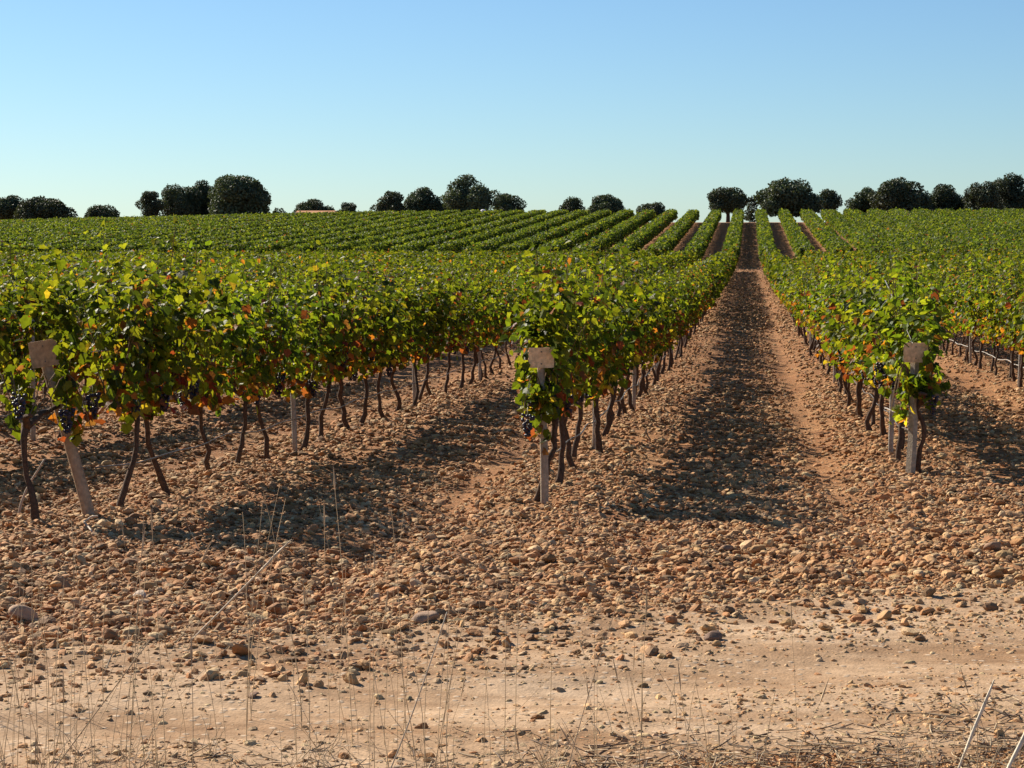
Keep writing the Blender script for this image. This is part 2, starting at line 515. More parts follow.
# single rocks that stand out
for px, py, wpx, t, lab in [
    (713, 641, 24, (.20, .12, .08), "dark squat rock lying alone on the pale sandy road"),
    (727, 547, 22, (.27, .155, .09), "brown angular rock topping the stone bank straight below the track"),
    (425, 623, 30, (.30, .19, .12), "long flat dark stone at the lower rim of the stone bank"),
    (252, 695, 17, (.24, .14, .085), "small dark brown rock on the road behind the dry grass"),
    (23, 606, 32, (.42, .27, .17), "long flat tan stone in the bank below the leaning post"),
    (992, 553, 24, (.30, .18, .11), "dark rounded rock in the stone bank under the upright grey post"),
    (140, 590, 20, (.50, .38, .28), "pale white stone in the bank near the long pale stalk"),
]:
    p = spot(px, py)
    d = float(project(*p)[2])
    rb = MB()
    s = wpx / 2037 * d
    keep = rng.bit_generator.state
    scatter_stones(rb, np.array([[p[0], p[1]]]), np.array([s * 1.02]), ICO2, True, lumpy=.4, sink=.12, tints=np.array([t]))
    V = rb.v[0]; base = np.array([p[0], p[1], float(ground_z(p[0], p[1]))])
    rb.v[0] = V - base
    tag(link("rock", rb.mesh("rock", [M_stone]), loc=base), lab, "rock")

# ------------------------------------------------------------------ grape vines
# one grape leaf: lobed outline, folded along its midrib; x across, y to the tip, z up
_half = [(.17, -.13), (.43, .0), (.42, .20), (.55, .44), (.36, .58), (.22, .80)]
_lv = [(0, 0, 0), (0, .42, -.02), (0, 1.0, -.14)]
for sx in (1, -1):
    for x, y in _half:
        _lv.append((sx * x, y, .32 * abs(x) - .16 * max(0, y - .4) - .25 * max(0, abs(x) - .35)))
LEAF_V = np.array(_lv)
_lf = []
for side in (0, 1):
    idx = [0] + [3 + side * 6 + k for k in range(6)] + [2]
    for a, b_ in zip(idx[:-1], idx[1:]):
        _lf.append([1, a, b_] if side == 0 else [1, b_, a])
LEAF_F = np.array(_lf)
QUAD_V = np.array([(0, -.05, 0), (.5, .42, .12), (0, 1, -.1), (-.5, .42, .12)])
QUAD_F = np.array([[0, 1, 2, 3]])

def leaf_tints(z, n, autumn=1.0):
    g1 = np.array([.084, .124, .012]); g2 = np.array([.165, .192, .020]); g3 = np.array([.036, .060, .012])
    yel = np.array([.34, .27, .035]); ora = np.array([.33, .135, .030]); red = np.array([.20, .058, .030]); brn = np.array([.17, .085, .038])
    r = rng.random((n, 1)); q = rng.random((n, 1))
    green = np.where(r < .45, g1, np.where(r < .78, g2, g3)) * (.75 + .5 * rng.random((n, 1)))
    aut = np.where(r < .22, yel, np.where(r < .52, ora, np.where(r < .75, red, brn))) * (.7 + .5 * rng.random((n, 1)))
    pa = autumn * (.62 * np.exp(-np.clip(z - .60, 0, 9) / .28) + .045)
    return np.where(q < pa[:, None], aut, green)

def put_leaves(mb, C, outward, size, tints, tmpl, mat=0, up=.55, jit=.75):
    n = len(C)
    nor = outward * .7 + np.array([0, 0, up]) + rng.normal(0, jit, (n, 3))
    nor /= np.linalg.norm(nor, axis=1)[:, None]
    tip = outward * .55 + np.array([0, 0, -.75]) + rng.normal(0, .5, (n, 3))
    tip -= nor * (tip * nor).sum(1)[:, None]
    tip /= np.linalg.norm(tip, axis=1)[:, None] + 1e-6
    sd = np.cross(tip, nor)
    TV, TF = tmpl; k = len(TV)
    V = C[:, None, :] + size[:, None, None] * (TV[None, :, 0:1] * sd[:, None] + TV[None, :, 1:2] * tip[:, None] + TV[None, :, 2:3] * nor[:, None])
    F = (TF[None] + (np.arange(n) * k)[:, None, None]).reshape(-1, TF.shape[1])
    mb.add(V.reshape(-1, 3), F, np.repeat(tints, k, 0), mat, False)

BARK = (.085, .052, .034)
def vine_meshes(seed, low_front=False, cut=.06, hang=((-.08, .6, 60),), plq=0.0, zpl=.92, clusters=3, heavy=1.0):
    tb = MB(); lb = MB()
    L = .78
    dx, dy = rng.normal(0, .06), rng.normal(0, .10)
    nz = 9
    zz = np.linspace(-.06, .68, nz)
    wob = np.cumsum(rng.normal(0, .019, (nz, 2)), 0)
    path = np.stack([dx * (zz / .68) + wob[:, 0] - wob[0, 0], dy * np.clip(zz / .68, 0, 1) ** .7 + wob[:, 1] - wob[0, 1], zz], 1)
    rad = np.interp(zz, [-.06, .05, .3, .58, .68], [.040, .030, .021, .023, .032]) * rng.uniform(.8, 1.15)
    tb.tube(path, rad, 8, BARK, rough=.35)
    head = path[-1]
    cords = []
    for sgn in (-1, 1):
        t = np.linspace(0, 1, 6)
        p = np.stack([head[0] * (1 - t) + rng.normal(0, .02, 6) * t, head[1] + sgn * t * (.62 if sgn > 0 or not low_front else .20), head[2] + .08 * np.sin(t * 1.6) + rng.normal(0, .01, 6)], 1)
        p[0] = head - np.array([0, 0, .03])
        tb.tube(p, np.linspace(.027, .014, 6), 6, BARK, rough=.3)
        cords.append(p)
    pts = []; outs = []
    ns = 15
    for s in range(ns):
        cp = cords[s % 2]; t = rng.random() * 5
        i = int(min(4, t)); b0 = cp[i] + (cp[i + 1] - cp[i]) * (t - i)
        side = rng.choice([-1, 1]) * (abs(rng.normal(.17, .11)))
        ln = rng.uniform(.70, 1.05) * heavy if s > 3 else rng.uniform(1.12, 1.34)
        m = 11
        u = np.linspace(0, 1, m)
        droop = rng.random() < .30
        zc = b0[2] + ln * (u - (.36 if droop else .06) * u ** 2.2)
        xc = b0[0] + side * (u ** .8) * (1.35 if droop else .85)
        yc = b0[1] + rng.normal(0, .16) * u + .03 * np.sin(u * 9 + rng.random() * 6)
        sp = np.stack([xc, yc, zc], 1)
        if not low_front or sp[:, 1].min() > cut: lb.tube(sp, np.linspace(.006, .0025, m), 3, (.16, .10, .05), mat=1, cap=False)
        nl = int(58 * heavy) if s > 3 else 46
        uu = rng.random(nl) ** .85
        c = np.stack([np.interp(uu, u, sp[:, k]) for k in range(3)], 1)
        c += rng.normal(0, 1, (nl, 3)) * np.array([.080, .09, .06])
        pts.append(c)
    # low hanging laterals
    for q in range(9):
        x1 = rng.normal(0, .15); y1 = rng.uniform(-.60, .60); nq = 11
        bot = rng.uniform(.58, .76)
        c = np.stack([x1 + rng.normal(0, .05, nq), y1 + rng.normal(0, .07, nq), bot + (.92 - bot) * rng.random(nq)], 1)
        pts.append(c)
    if low_front:
        for hx, zlo, nn in hang:
            ns_ = max(2, nn // 26)
            for q in range(ns_):
                u = np.linspace(0, 1, 9)
                x1 = hx + rng.normal(0, .07); y1 = cut - .14 + rng.normal(0, .06); zb = zlo + .14 * rng.random()
                hs = np.stack([head[0] + (x1 - head[0]) * u ** .5, head[1] + (y1 - head[1]) * u ** .5, head[2] + .55 * np.sin(np.minimum(u * 2.2, 1.57)) - (head[2] + .55 - zb) * np.clip((u - .3) / .7, 0, 1)], 1)
                lb.tube(hs, np.linspace(.005, .0025, 9), 3, (.16, .10, .05), mat=1, cap=False)
                uu = .30 + .70 * rng.random(26)
                c = np.stack([np.interp(uu, u, hs[:, k]) for k in range(3)], 1) + rng.normal(0, .065, (26, 3))
                pts.append(c)
    P = np.concatenate(pts)
    P = P[P[:, 2] > .30]
    if low_front: P = P[(P[:, 1] > cut) | ((P[:, 1] > cut - .34) & ((P[:, 2] < zpl) | (np.abs(P[:, 0] + plq) > .16) | (P[:, 2] > 1.36)))]
    if low_front:
        fr = P[:, 1] < cut + .45
        P[fr, 0] *= .60
    o = P - np.array([0, 0, 1.0]); o[:, 2] *= .35; o[:, 1] *= .25
    if low_front: o[P[:, 1] < -.3, 1] *= 5
    o /= np.linalg.norm(o, axis=1)[:, None] + 1e-6
    size = (.038 + .056 * rng.random(len(P)) ** .9) * np.where(P[:, 2] > 1.6, .8, 1)
    put_leaves(lb, P, o, size, leaf_tints(P[:, 2] + (.22 if low_front else 0), len(P)), (LEAF_V, LEAF_F))
    cl = []
    for _ in range(clusters):
        gbm = MB()
        x0 = rng.choice([-1, 1]) * rng.uniform(.02, .20); y0 = rng.uniform(-.5, .5); z0 = rng.uniform(.70, .92)
        for j in range(46):
            t = rng.random(); rr = .048 * (1 - .75 * t)
            a = rng.random() * 6.28
            c = np.array([x0 + rr * math.cos(a), y0 + rr * math.sin(a), z0 - .17 * t])
            f = rng.uniform(.6, 1.1)
            gbm.add(ICO1[0] * .0128 + c, ICO1[1], np.array([.020, .016, .034]) * f, 0, True)
        gbm.tube([[x0, y0, z0 + .06], [x0, y0, z0 - .02], [x0, y0, z0 - .165]], .003, 4, (.14, .12, .04))
        cl.append(gbm.mesh("grape_cluster", [M_grape]))
    return tb.mesh("trunk", [M_bark]), lb.mesh("foliage", [M_leaf, M_bark]), cl

VINE_SPACING = 1.18
variants = [vine_meshes(i, clusters=3, heavy=rng.uniform(.92, 1.06)) for i in range(12)]
fronts = [vine_meshes(50, True, .06, ((-.26, .50, 110), (.04, .66, 40)), .12, clusters=2), vine_meshes(51, True, .05, ((.02, .46, 120), (.24, .66, 60)), -.07, clusters=2), vine_meshes(52, True, .62, ((-.40, .62, 110), (.16, .50, 110)), .10, .45, clusters=2)]

ORD = ("first second third fourth fifth sixth seventh eighth ninth tenth eleventh twelfth thirteenth fourteenth fifteenth sixteenth seventeenth eighteenth nineteenth twentieth").split()
def ordinal(k):
    if k < 20: return ORD[k]
    tens = {2: "twenty", 3: "thirty", 4: "forty", 5: "fifty"}
    t, u = divmod(k + 1, 10)
    if u == 0: return {3: "thirtieth", 4: "fortieth", 5: "fiftieth"}[t]
    return tens[t] + "-" + ORD[u - 1]
ROW_WORDS = {0: "row of the grey post", 1: "row of the upright pale post", 2: "row of the leaning post"}
def row_words(i):
    if i in ROW_WORDS: return ROW_WORDS[i]
    if i > 2:
        return f"{'first' if i == 3 else ORD[i - 3]} row left of the leaning post"
    return f"{'first' if i == -1 else ORD[-i - 1]} row right of the grey post"

# every vine position in the vineyard
vines = []
for i in range(-22, 48):
    x = row_x(i); y0 = row_end(i)
    start = {2: -.58, 1: .06, 0: .12}.get(i, .1)
    k = 0
    while True:
        y = y0 + start + k * VINE_SPACING
        if y > 283: break
        if not (153.5 < y < 165):
            vines.append((i, k, x, y))
        k += 1
VA = np.array([(x, y) for _, _, x, y in vines])
VZ = ground_z(VA[:, 0], VA[:, 1])
vpx, vpy, vd = project(VA[:, 0], VA[:, 1], VZ + 1.2)
half = 2037 * .45 / vd
infr = (vpx > -half) & (vpx < 1024 + half) & (VA[:, 1] > 5)
near_pad = (vpx > -6 * 2037 / vd - 40) & (vpx < 1024 + 6 * 2037 / vd + 40) & (VA[:, 1] > 5)
order = np.argsort(np.where(infr, vd, 1e9))
chosen = list(order[:296])
chosen_set = set(chosen)

seen_first = {}
for idx in sorted(chosen, key=lambda q: vd[q]):
    i, k, x, y = vines[idx]
    jx, jy = rng.normal(0, .035), rng.normal(0, .05)
    if k == 0: jx = {2: -.20, 1: -.07, 0: .10}.get(i, 0); jy = 0
    X, Y = x + jx, y + jy
    Z = float(ground_z(X, Y))
    if k == 0 and i in (0, 1, 2): tm, lm, cl = fronts[i]
    else: tm, lm, cl = variants[rng.integers(len(variants))]
    look = ""
    if k == 0 and i == 1: lab = "bushy vine with leaves hanging low over the upright post, first of the middle row"
    elif k == 0 and i == 2: lab = "crooked vine with orange low leaves just in front of the leaning post"
    elif k == 0 and i == 0: lab = "leafy vine crowding the grey post beside the track, first of its row"
    else: lab = f"grape vine, {ordinal(k)} from the road in the {row_words(i)}"
    t = thing("grape_vine", lab, "grape vine", (X, Y, Z), "trained vines in the nearest rows")
    flip = 0.0 if k == 0 else (math.pi if rng.random() < .5 else 0.0)
    t.rotation_euler = (0, 0, flip + rng.normal(0, .05))
    s = rng.uniform(.95, 1.06)
    t.scale = (s * rng.uniform(.95, 1.08), s, s * rng.uniform(.93, 1.06))
    link("trunk", tm, t); link("foliage", lm, t)
    if vd[idx] < 34 and i in (-1, 0, 1, 2, 3):
        for c in cl: link("grape_cluster", c, t)

# the rest of the vineyard: thousands of vines that read as one mass
fb = MB()
rest = [q for q in range(len(vines)) if near_pad[q] and q not in chosen_set]
rest = np.array(rest)
def mass(sel, n, size, trunk, zlo=.62, hill=False):
    if len(sel) == 0: return
    m = len(sel)
    vx = np.repeat(VA[sel, 0], n); vy = np.repeat(VA[sel, 1], n); vz = np.repeat(VZ[sel], n)
    top = np.repeat(np.interp(VA[sel, 1], [50, 150, 165], [1.78, 1.46, 1.70]), n)
    zt = zlo + (top - zlo) * rng.random(m * n) ** (.52 if hill else .8)
    q = np.clip((zt - zlo + .07) / (top + .12 - zlo), 0, 1)
    # canopy cross-section: fuller in the middle, lumpy along the row
    lump = np.repeat((.92 + .16 * rng.random(m)) if hill else (.85 + .35 * rng.random(m)), n)
    wide = np.repeat(1 + .55 * sstep(4.5, 12, VA[sel, 0]), n)
    halfw = (wide * (.36 + .20 * np.sin(q * math.pi) ** .5) if hill else (.20 + .30 * np.sin(q * math.pi) ** .7)) * lump
    xx = halfw * np.sqrt(rng.random(m * n)) * rng.choice([-1, 1], m * n)
    weak = np.where(rng.random(m) < .06, rng.uniform(.72, .90, m), 1.0)
    hs = np.repeat(weak * ((.95 + .09 * rng.random(m)) if hill else (.91 + .17 * rng.random(m))), n) * (1 + .10 * (rng.random(m * n) < .03))
    yy = (rng.random(m * n) - .5) * 1.5
    C = np.stack([vx + xx, vy + yy, vz + zt * hs + (.02 if hill else .05) * rng.normal(size=m * n)], 1)
    o = np.stack([xx, 0 * xx, (zt - 1.05) * .5], 1); o /= np.linalg.norm(o, axis=1)[:, None] + 1e-6
    sz = rng.uniform(.75, 1.25, m * n) * size
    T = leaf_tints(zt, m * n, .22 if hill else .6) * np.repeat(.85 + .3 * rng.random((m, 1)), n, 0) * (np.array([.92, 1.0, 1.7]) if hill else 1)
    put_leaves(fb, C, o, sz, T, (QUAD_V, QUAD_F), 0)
    if trunk:
        for q in sel:
            x, y = VA[q]; z = VZ[q]
            e = rng.normal(0, .06, 2)
            fb.tube([[x, y, z - .05], [x + e[0] * .6, y + e[1] * .3, z + .35], [x + e[0], y + e[1], z + .80]], [.038, .028, .033], 5, BARK, 1, cap=False)
dd = vd[rest]
mass(rest[dd < 55], 520, .12, True)
mass(rest[(dd >= 55) & (dd < 105)], 330, .155, True)
mass(rest[(dd >= 105) & (dd < 163)], 250, .19, False, .52)
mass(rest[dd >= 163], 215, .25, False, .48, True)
tag(link("vineyard_foliage", fb.mesh("vineyard_foliage", [M_far, M_bark])), "green mass of vine rows running up the hill to the skyline", "vineyard", kind="stuff")

# ------------------------------------------------------------------ posts with plaques, stakes, hoses, wires
def board_mesh(w, h, t, col, bow=.0):
    b = MB()
    nx, nz = 7, 5
    V = []
    for yy in (-t / 2, t / 2):
        for r_ in range(nz):
            for c_ in range(nx):
                u = c_ / (nx - 1) - .5; vv = r_ / (nz - 1) - .5
                cx = .0015 * (abs(u) > .49) * (abs(vv) > .49)
                V.append((u * w * (1 - 2 * cx / w), yy + bow * (u * u + .5 * u * vv), vv * h * (1 - 2 * cx / h)))
    F = []
    for r_ in range(nz - 1):
        for c_ in range(nx - 1):
            a = r_ * nx + c_; F.append([a, a + 1, a + nx + 1, a + nx]); o = nx * nz
            F.append([o + a, o + a + nx, o + a + nx + 1, o + a + 1])
    ring = [c_ for c_ in range(nx)] + [r_ * nx + nx - 1 for r_ in range(1, nz)] + [(nz - 1) * nx + c_ for c_ in range(nx - 2, -1, -1)] + [r_ * nx for r_ in range(nz - 2, 0, -1)]
    for q in range(len(ring)):
        a, c_ = ring[q], ring[(q + 1) % len(ring)]
        F.append([c_, a, a + nx * nz, c_ + nx * nz])
    b.add(np.array(V), np.array(F), col)
    return b.mesh("plaque", [M_wood])

def sign_post(base, top_off, r, wp, hp, post_col, lab, yaw, square=False, tilt=0.0, plq_col=(.40, .27, .15)):
    X, Y = base; Z = float(ground_z(X, Y))
    t = thing("sign_post", lab, "post", (X, Y, Z), "end posts carrying blank plaques")
    b = MB()
    u = np.linspace(-.12, 1, 9)[:, None]
    top = np.array([top_off[0], top_off[1], top_off[2]])
    p = u * top + np.array([0.006, 0, 0]) * np.sin(u * 5)
    b.tube(p, np.linspace(r * 1.08, r * .92, 9), 4 if square else 10, post_col, rough=.05 if square else .12, smooth=not square)
    link("post", b.mesh("post", [M_wood]), t)
    pl = link("plaque", board_mesh(wp, hp, .014, plq_col, .02), t)
    d = top / np.linalg.norm(top)
    pl.location = top - d * hp * .42 + np.array([math.sin(yaw), -math.cos(yaw), 0]) * (r + .014)
    pl.rotation_euler = (0, tilt, yaw)
    nb = MB()
    for sz_ in (-1, 1):
        nb.tube([[0, -.006, sz_ * hp * .3], [0, -.016, sz_ * hp * .3]], .006, 6, (.10, .08, .07))
    link("nail", nb.mesh("nail", [M_hose]), pl)
    return t
sign_post((-4.62, 13.85), (-.35, .05, 1.22), .042, .195, .185, (.36, .25, .16), "leaning round wooden post with a square tan plaque at its top, in orange leaves", .32, tilt=-.16, plq_col=(.46, .29, .17))
sign_post((-1.56, 15.55), (-.03, .03, 1.20), .031, .195, .155, (.34, .27, .20), "upright pale post half hidden in leaves with a bright tan plaque on top", .12, plq_col=(.80, .56, .33))
sign_post((1.45, 18.55), (.04, .03, 1.17), .042, .215, .175, (.33, .28, .21), "grey squared post with a tan plaque standing beside the stony track", -.05, True, plq_col=(.74, .52, .31))

n_st = 0
for i in (2, 1, 0, 3, -1):
    k = 0
    y = 20.6 if i != -1 else 27.6
    while y < 52:
        X = row_x(i) + rng.normal(0, .03); Y = y + rng.normal(0, .15)
        px, py, d = project(X, Y, 1.0)
        if -20 < px < 1040:
            b = MB()
            h = rng.uniform(1.45, 1.6)
            lean = rng.normal(0, .025, 2)
            u = np.linspace(-.1, 1, 6)[:, None]
            b.tube(u * np.array([lean[0], lean[1], h]), .028, 6, (.34, .31, .27), rough=.08)
            tag(link("trellis_stake", b.mesh("trellis_stake", [M_wood]), loc=(X, Y, float(ground_z(X, Y)))),
                f"thin grey trellis stake, {ordinal(k)} in the {row_words(i)}", "stake", "grey stakes between the vines")
        k += 1; y += 7.1

for i in (3, 2, 1, 0, -1):
    y0 = row_end(i) + (.0 if i != -1 else 1.0); ys = np.arange(y0, y0 + 42, .33)
    x = row_x(i) + .03 + .015 * np.sin(ys * 2.1)
    z = macro_z(x, ys) + .33 - .03 * np.abs(np.sin((ys - y0) * math.pi / 3.55)) + .012 * np.sin(ys * 3.3)
    b = MB(); b.tube(np.stack([x - x[0], ys - ys[0], z - z[0]], 1), .0065, 6, (.10, .085, .07) if i != -1 else (.50, .47, .42))
    tag(link("drip_hose", b.mesh("drip_hose", [M_hose]), loc=(x[0], ys[0], z[0])),
        f"thin {'pale' if i == -1 else 'grey'} watering hose strung low along the {row_words(i)}", "hose", "watering hoses along the rows")
for i in (2, 1, 0, -1):
    y0 = row_end(i); ys = np.arange(y0, y0 + 40, 1.0)
    b = MB()
    x = row_x(i) + 0 * ys; z = macro_z(x, ys) + 1.16
    b.tube(np.stack([x - x[0], ys - ys[0], z - z[0]], 1), .0022, 4, (.35, .34, .32))
    tag(link("trellis_wire", b.mesh("trellis_wire", [M_hose]), loc=(x[0], ys[0], z[0])),
        f"taut steel wire through the leaves of the {row_words(i)}", "wire", "wires of the vine trellis")

def line_thing(name, p0, p1, r, col, lab, cat, mat=None, sag=0.0, sides=6, taper=.6, group=None):
    p0 = np.array(p0); p1 = np.array(p1)
    u = np.linspace(0, 1, 12)[:, None]
    d = p1 - p0
    w = np.cross(d, [0, 1, 0]); w = w / (np.linalg.norm(w) + 1e-6)
    p = u * d + w * sag * np.sin(u * math.pi) + np.cumsum(rng.normal(0, .0025, (12, 3)), 0) * (u > 0)
    b = MB(); b.tube(p, np.linspace(r, r * taper, 12), sides, col)
    return tag(link(name, b.mesh(name, [mat or M_straw]), loc=p0), lab, cat, group)

# anchor wire of the grey post, the loose hose end tied to it
line_thing("anchor_wire", (1.36, 21.2, 1.62), (1.47, 18.62, 1.02), .005, (.22, .2, .18), "dark slack wire slanting from the leaf tops down to the grey post", "wire", M_hose)
line_thing("hose_end", (1.34, 20.4, .33), (1.43, 18.50, .36 + -.06), .007, (.34, .31, .27), "pale hose end slanting down to the grey post beside the track", "hose", M_hose, .03, taper=1)
a = spot(18, 519); 
line_thing("dry_cane", (a[0], a[1], float(ground_z(a[0], a[1])) - .02), at_y(47, 457, a[1] + .1), .010, (.40, .29, .2), "pale dry cane leaning in the soil left of the leaning post", "cane", sag=.03)
# curled twine at the foot of the leaning post
a = np.array([-4.55, 13.75, 0.0]); tt = np.linspace(0, 1, 18)
tw = np.stack([.02 + .22 * tt + .04 * np.sin(tt * 7), -.10 - .75 * tt, .05 * np.sin(tt * 3.1) + .02], 1)
tw[:, 2] += ground_z(a[0] + tw[:, 0], a[1] + tw[:, 1])
b = MB(); b.tube(tw, .007, 5, (.50, .40, .30))
tag(link("twine", b.mesh("twine", [M_straw]), loc=(a[0], a[1], 0)), "curled length of pale twine lying at the foot of the leaning post", "twine")

# ------------------------------------------------------------------ dry grass and litter along the near verge
db = MB()
STRAW = np.array([.46, .34, .20])
def stalk(mb, x, y, h, r, lean, col, head=False):
    z = float(ground_z(x, y))
    m = 8; u = np.linspace(0, 1, m)
    p = np.stack([x + lean[0] * u ** 1.6, y + lean[1] * u ** 1.6, z - .02 + h * u], 1)
    p[:, :2] += np.cumsum(rng.normal(0, .0022, (m, 2)), 0)
    mb.tube(p, np.linspace(r, r * .5, m), 4, col, cap=False)
    if head:
        q = p[-1]; e = np.array([lean[0], lean[1], h]); e /= np.linalg.norm(e)
        mb.tube([q, q + e * .03, q + e * .09], [r * .8, r * 2.2, r * .4], 5, np.asarray(col) * 1.05, cap=False)
for _ in range(330):
    y = rng.uniform(5.3, 7.9); lo, hi = -0.375 * y - .3, .12 * y + .2
    t = rng.random() ** 1.8
    x = lo + t * (hi - lo)
    if vnoise(x * 2.2, y * 1.5, 60) < -.10: continue
    h = rng.uniform(.25, 1.0) * (1 if t < .55 else .6)
    stalk(db, x, y, h, rng.uniform(.0009, .0019), rng.normal(0, .065, 2) * (1.0 if rng.random() < .72 else 4.0), STRAW * rng.uniform(.75, 1.35), rng.random() < .3)
# short tufts
for _ in range(80):
    y = rng.uniform(5.2, 7.2); x = rng.uniform(-.40 * y, .14 * y)
    for q in range(8):
        stalk(db, x + rng.normal(0, .02), y + rng.normal(0, .02), rng.uniform(.05, .20), .0014, rng.normal(0, .07, 2), STRAW * rng.uniform(.5, 1.1))
tag(link("dry_grass", db.mesh("dry_grass", [M_straw])), "thin dry grass stems standing along the near verge", "grass", kind="stuff")

sb = MB()
for _ in range(6500):
    y = rng.uniform(5.4, 8.9); x = rng.uniform(-.40 * y - .2, .14 * y + .3)
    wgt = 1 - sstep(6.9, 8.1, road_v(x, y) + .8 * float(vnoise(x, y, 61)))
    if rng.random() > wgt: continue
    ln = rng.uniform(.02, .16); a = rng.random() * 6.28
    m = 4; u = np.linspace(-.5, .5, m)
    bend = rng.normal(0, .25)
    px_ = x + ln * (u * math.cos(a) - bend * u * u * math.sin(a)); py_ = y + ln * (u * math.sin(a) + bend * u * u * math.cos(a))
    pz_ = ground_z(px_, py_) + .006 + rng.random() * .012 + u * rng.normal(0, .02)
    dark = rng.random()
    c = STRAW * rng.uniform(.7, 1.1) if dark < .45 else np.array([.17, .11, .07]) * rng.uniform(.6, 1.3)
    sb.tube(np.stack([px_, py_, pz_], 1), rng.uniform(.001, .0032), 4, c, cap=False)
tag(link("straw_litter", sb.mesh("straw_litter", [M_straw])), "broken straw and twigs littering the near verge", "litter", kind="stuff")

def tall_stalk(base_px, tip_px, y, r, lab, col=(.56, .46, .32), dy=0.05, sag=.0, head=True):
    p0 = at_y(*base_px, y); p1 = at_y(*tip_px, y + dy)
    d = p1 - p0
    z0 = float(ground_z(p0[0], p0[1])) - .03
    if d[2] > 0:
        s = (p0[2] - z0) / d[2]; p0 = p0 - d * s
    u = np.linspace(0, 1, 14)[:, None]; d = p1 - p0
    L = np.linalg.norm(d)
    w = np.cross(d / L, CF)
    p = u * d + w * sag * np.sin(u * math.pi)
    t = thing("dry_stalk", lab, "dry stalk", p0, "tall dry stalks of the verge")
    b = MB(); b.tube(p, np.linspace(r, r * .7, 14), 6, col); link("stem", b.mesh("stem", [M_straw]), t)
    if head:
        e = d / L; hb = MB()
        hl = min(.24, L * .4)
        q = p[-1][None, :] + e[None, :] * (np.linspace(-.75, .25, 7)[:, None] * hl)
        q = q + w * 0
        hb.tube(q, np.array([.8, 1.0, 1.25, 1.35, 1.2, .9, .3]) * r, 7, np.array(col) * 1.03, rough=.6)
        for k_ in range(60):
            q0 = p[-1] + e * hl * rng.uniform(-.75, .22); dv = e * .6 + rng.normal(0, .45, 3); dv /= np.linalg.norm(dv)
            hb.tube([q0, q0 + dv * rng.uniform(.012, .028)], [.0008, .0003], 3, np.array(col) * rng.uniform(.8, 1.15), cap=False)
        link("seed_head", hb.mesh("seed_head", [M_straw]), t)
    return t
p_ = spot(190, 642)
tall_stalk((190, 642), (283, 548), float(p_[1]), .0055, "long pale stalk slanting up across the stone bank", (.50, .38, .25), dy=.25)
tall_stalk((950, 790), (986, 700), 5.6, .0042, "stout bleached stalk slanting upward among the twig litter", (.62, .54, .40))
tall_stalk((1000, 785), (1030, 725), 5.5, .0042, "stout bleached stalk cut by the edge of the view", (.62, .54, .40))
tall_stalk((395, 745), (447, 612), 6.0, .0028, "thin grey-tan stalk bending right over the sandy road", sag=-.015, head=False)
tall_stalk((55, 768), (150, 640), 6.0, .0022, "thin brown stalk leaning right at the darkest grass clump", (.36, .26, .15), head=False)
tall_stalk((590, 700), (632, 560), 6.6, .0018, "fine lone stalk rising above the middle of the road", (.44, .32, .2), sag=.01, head=False)

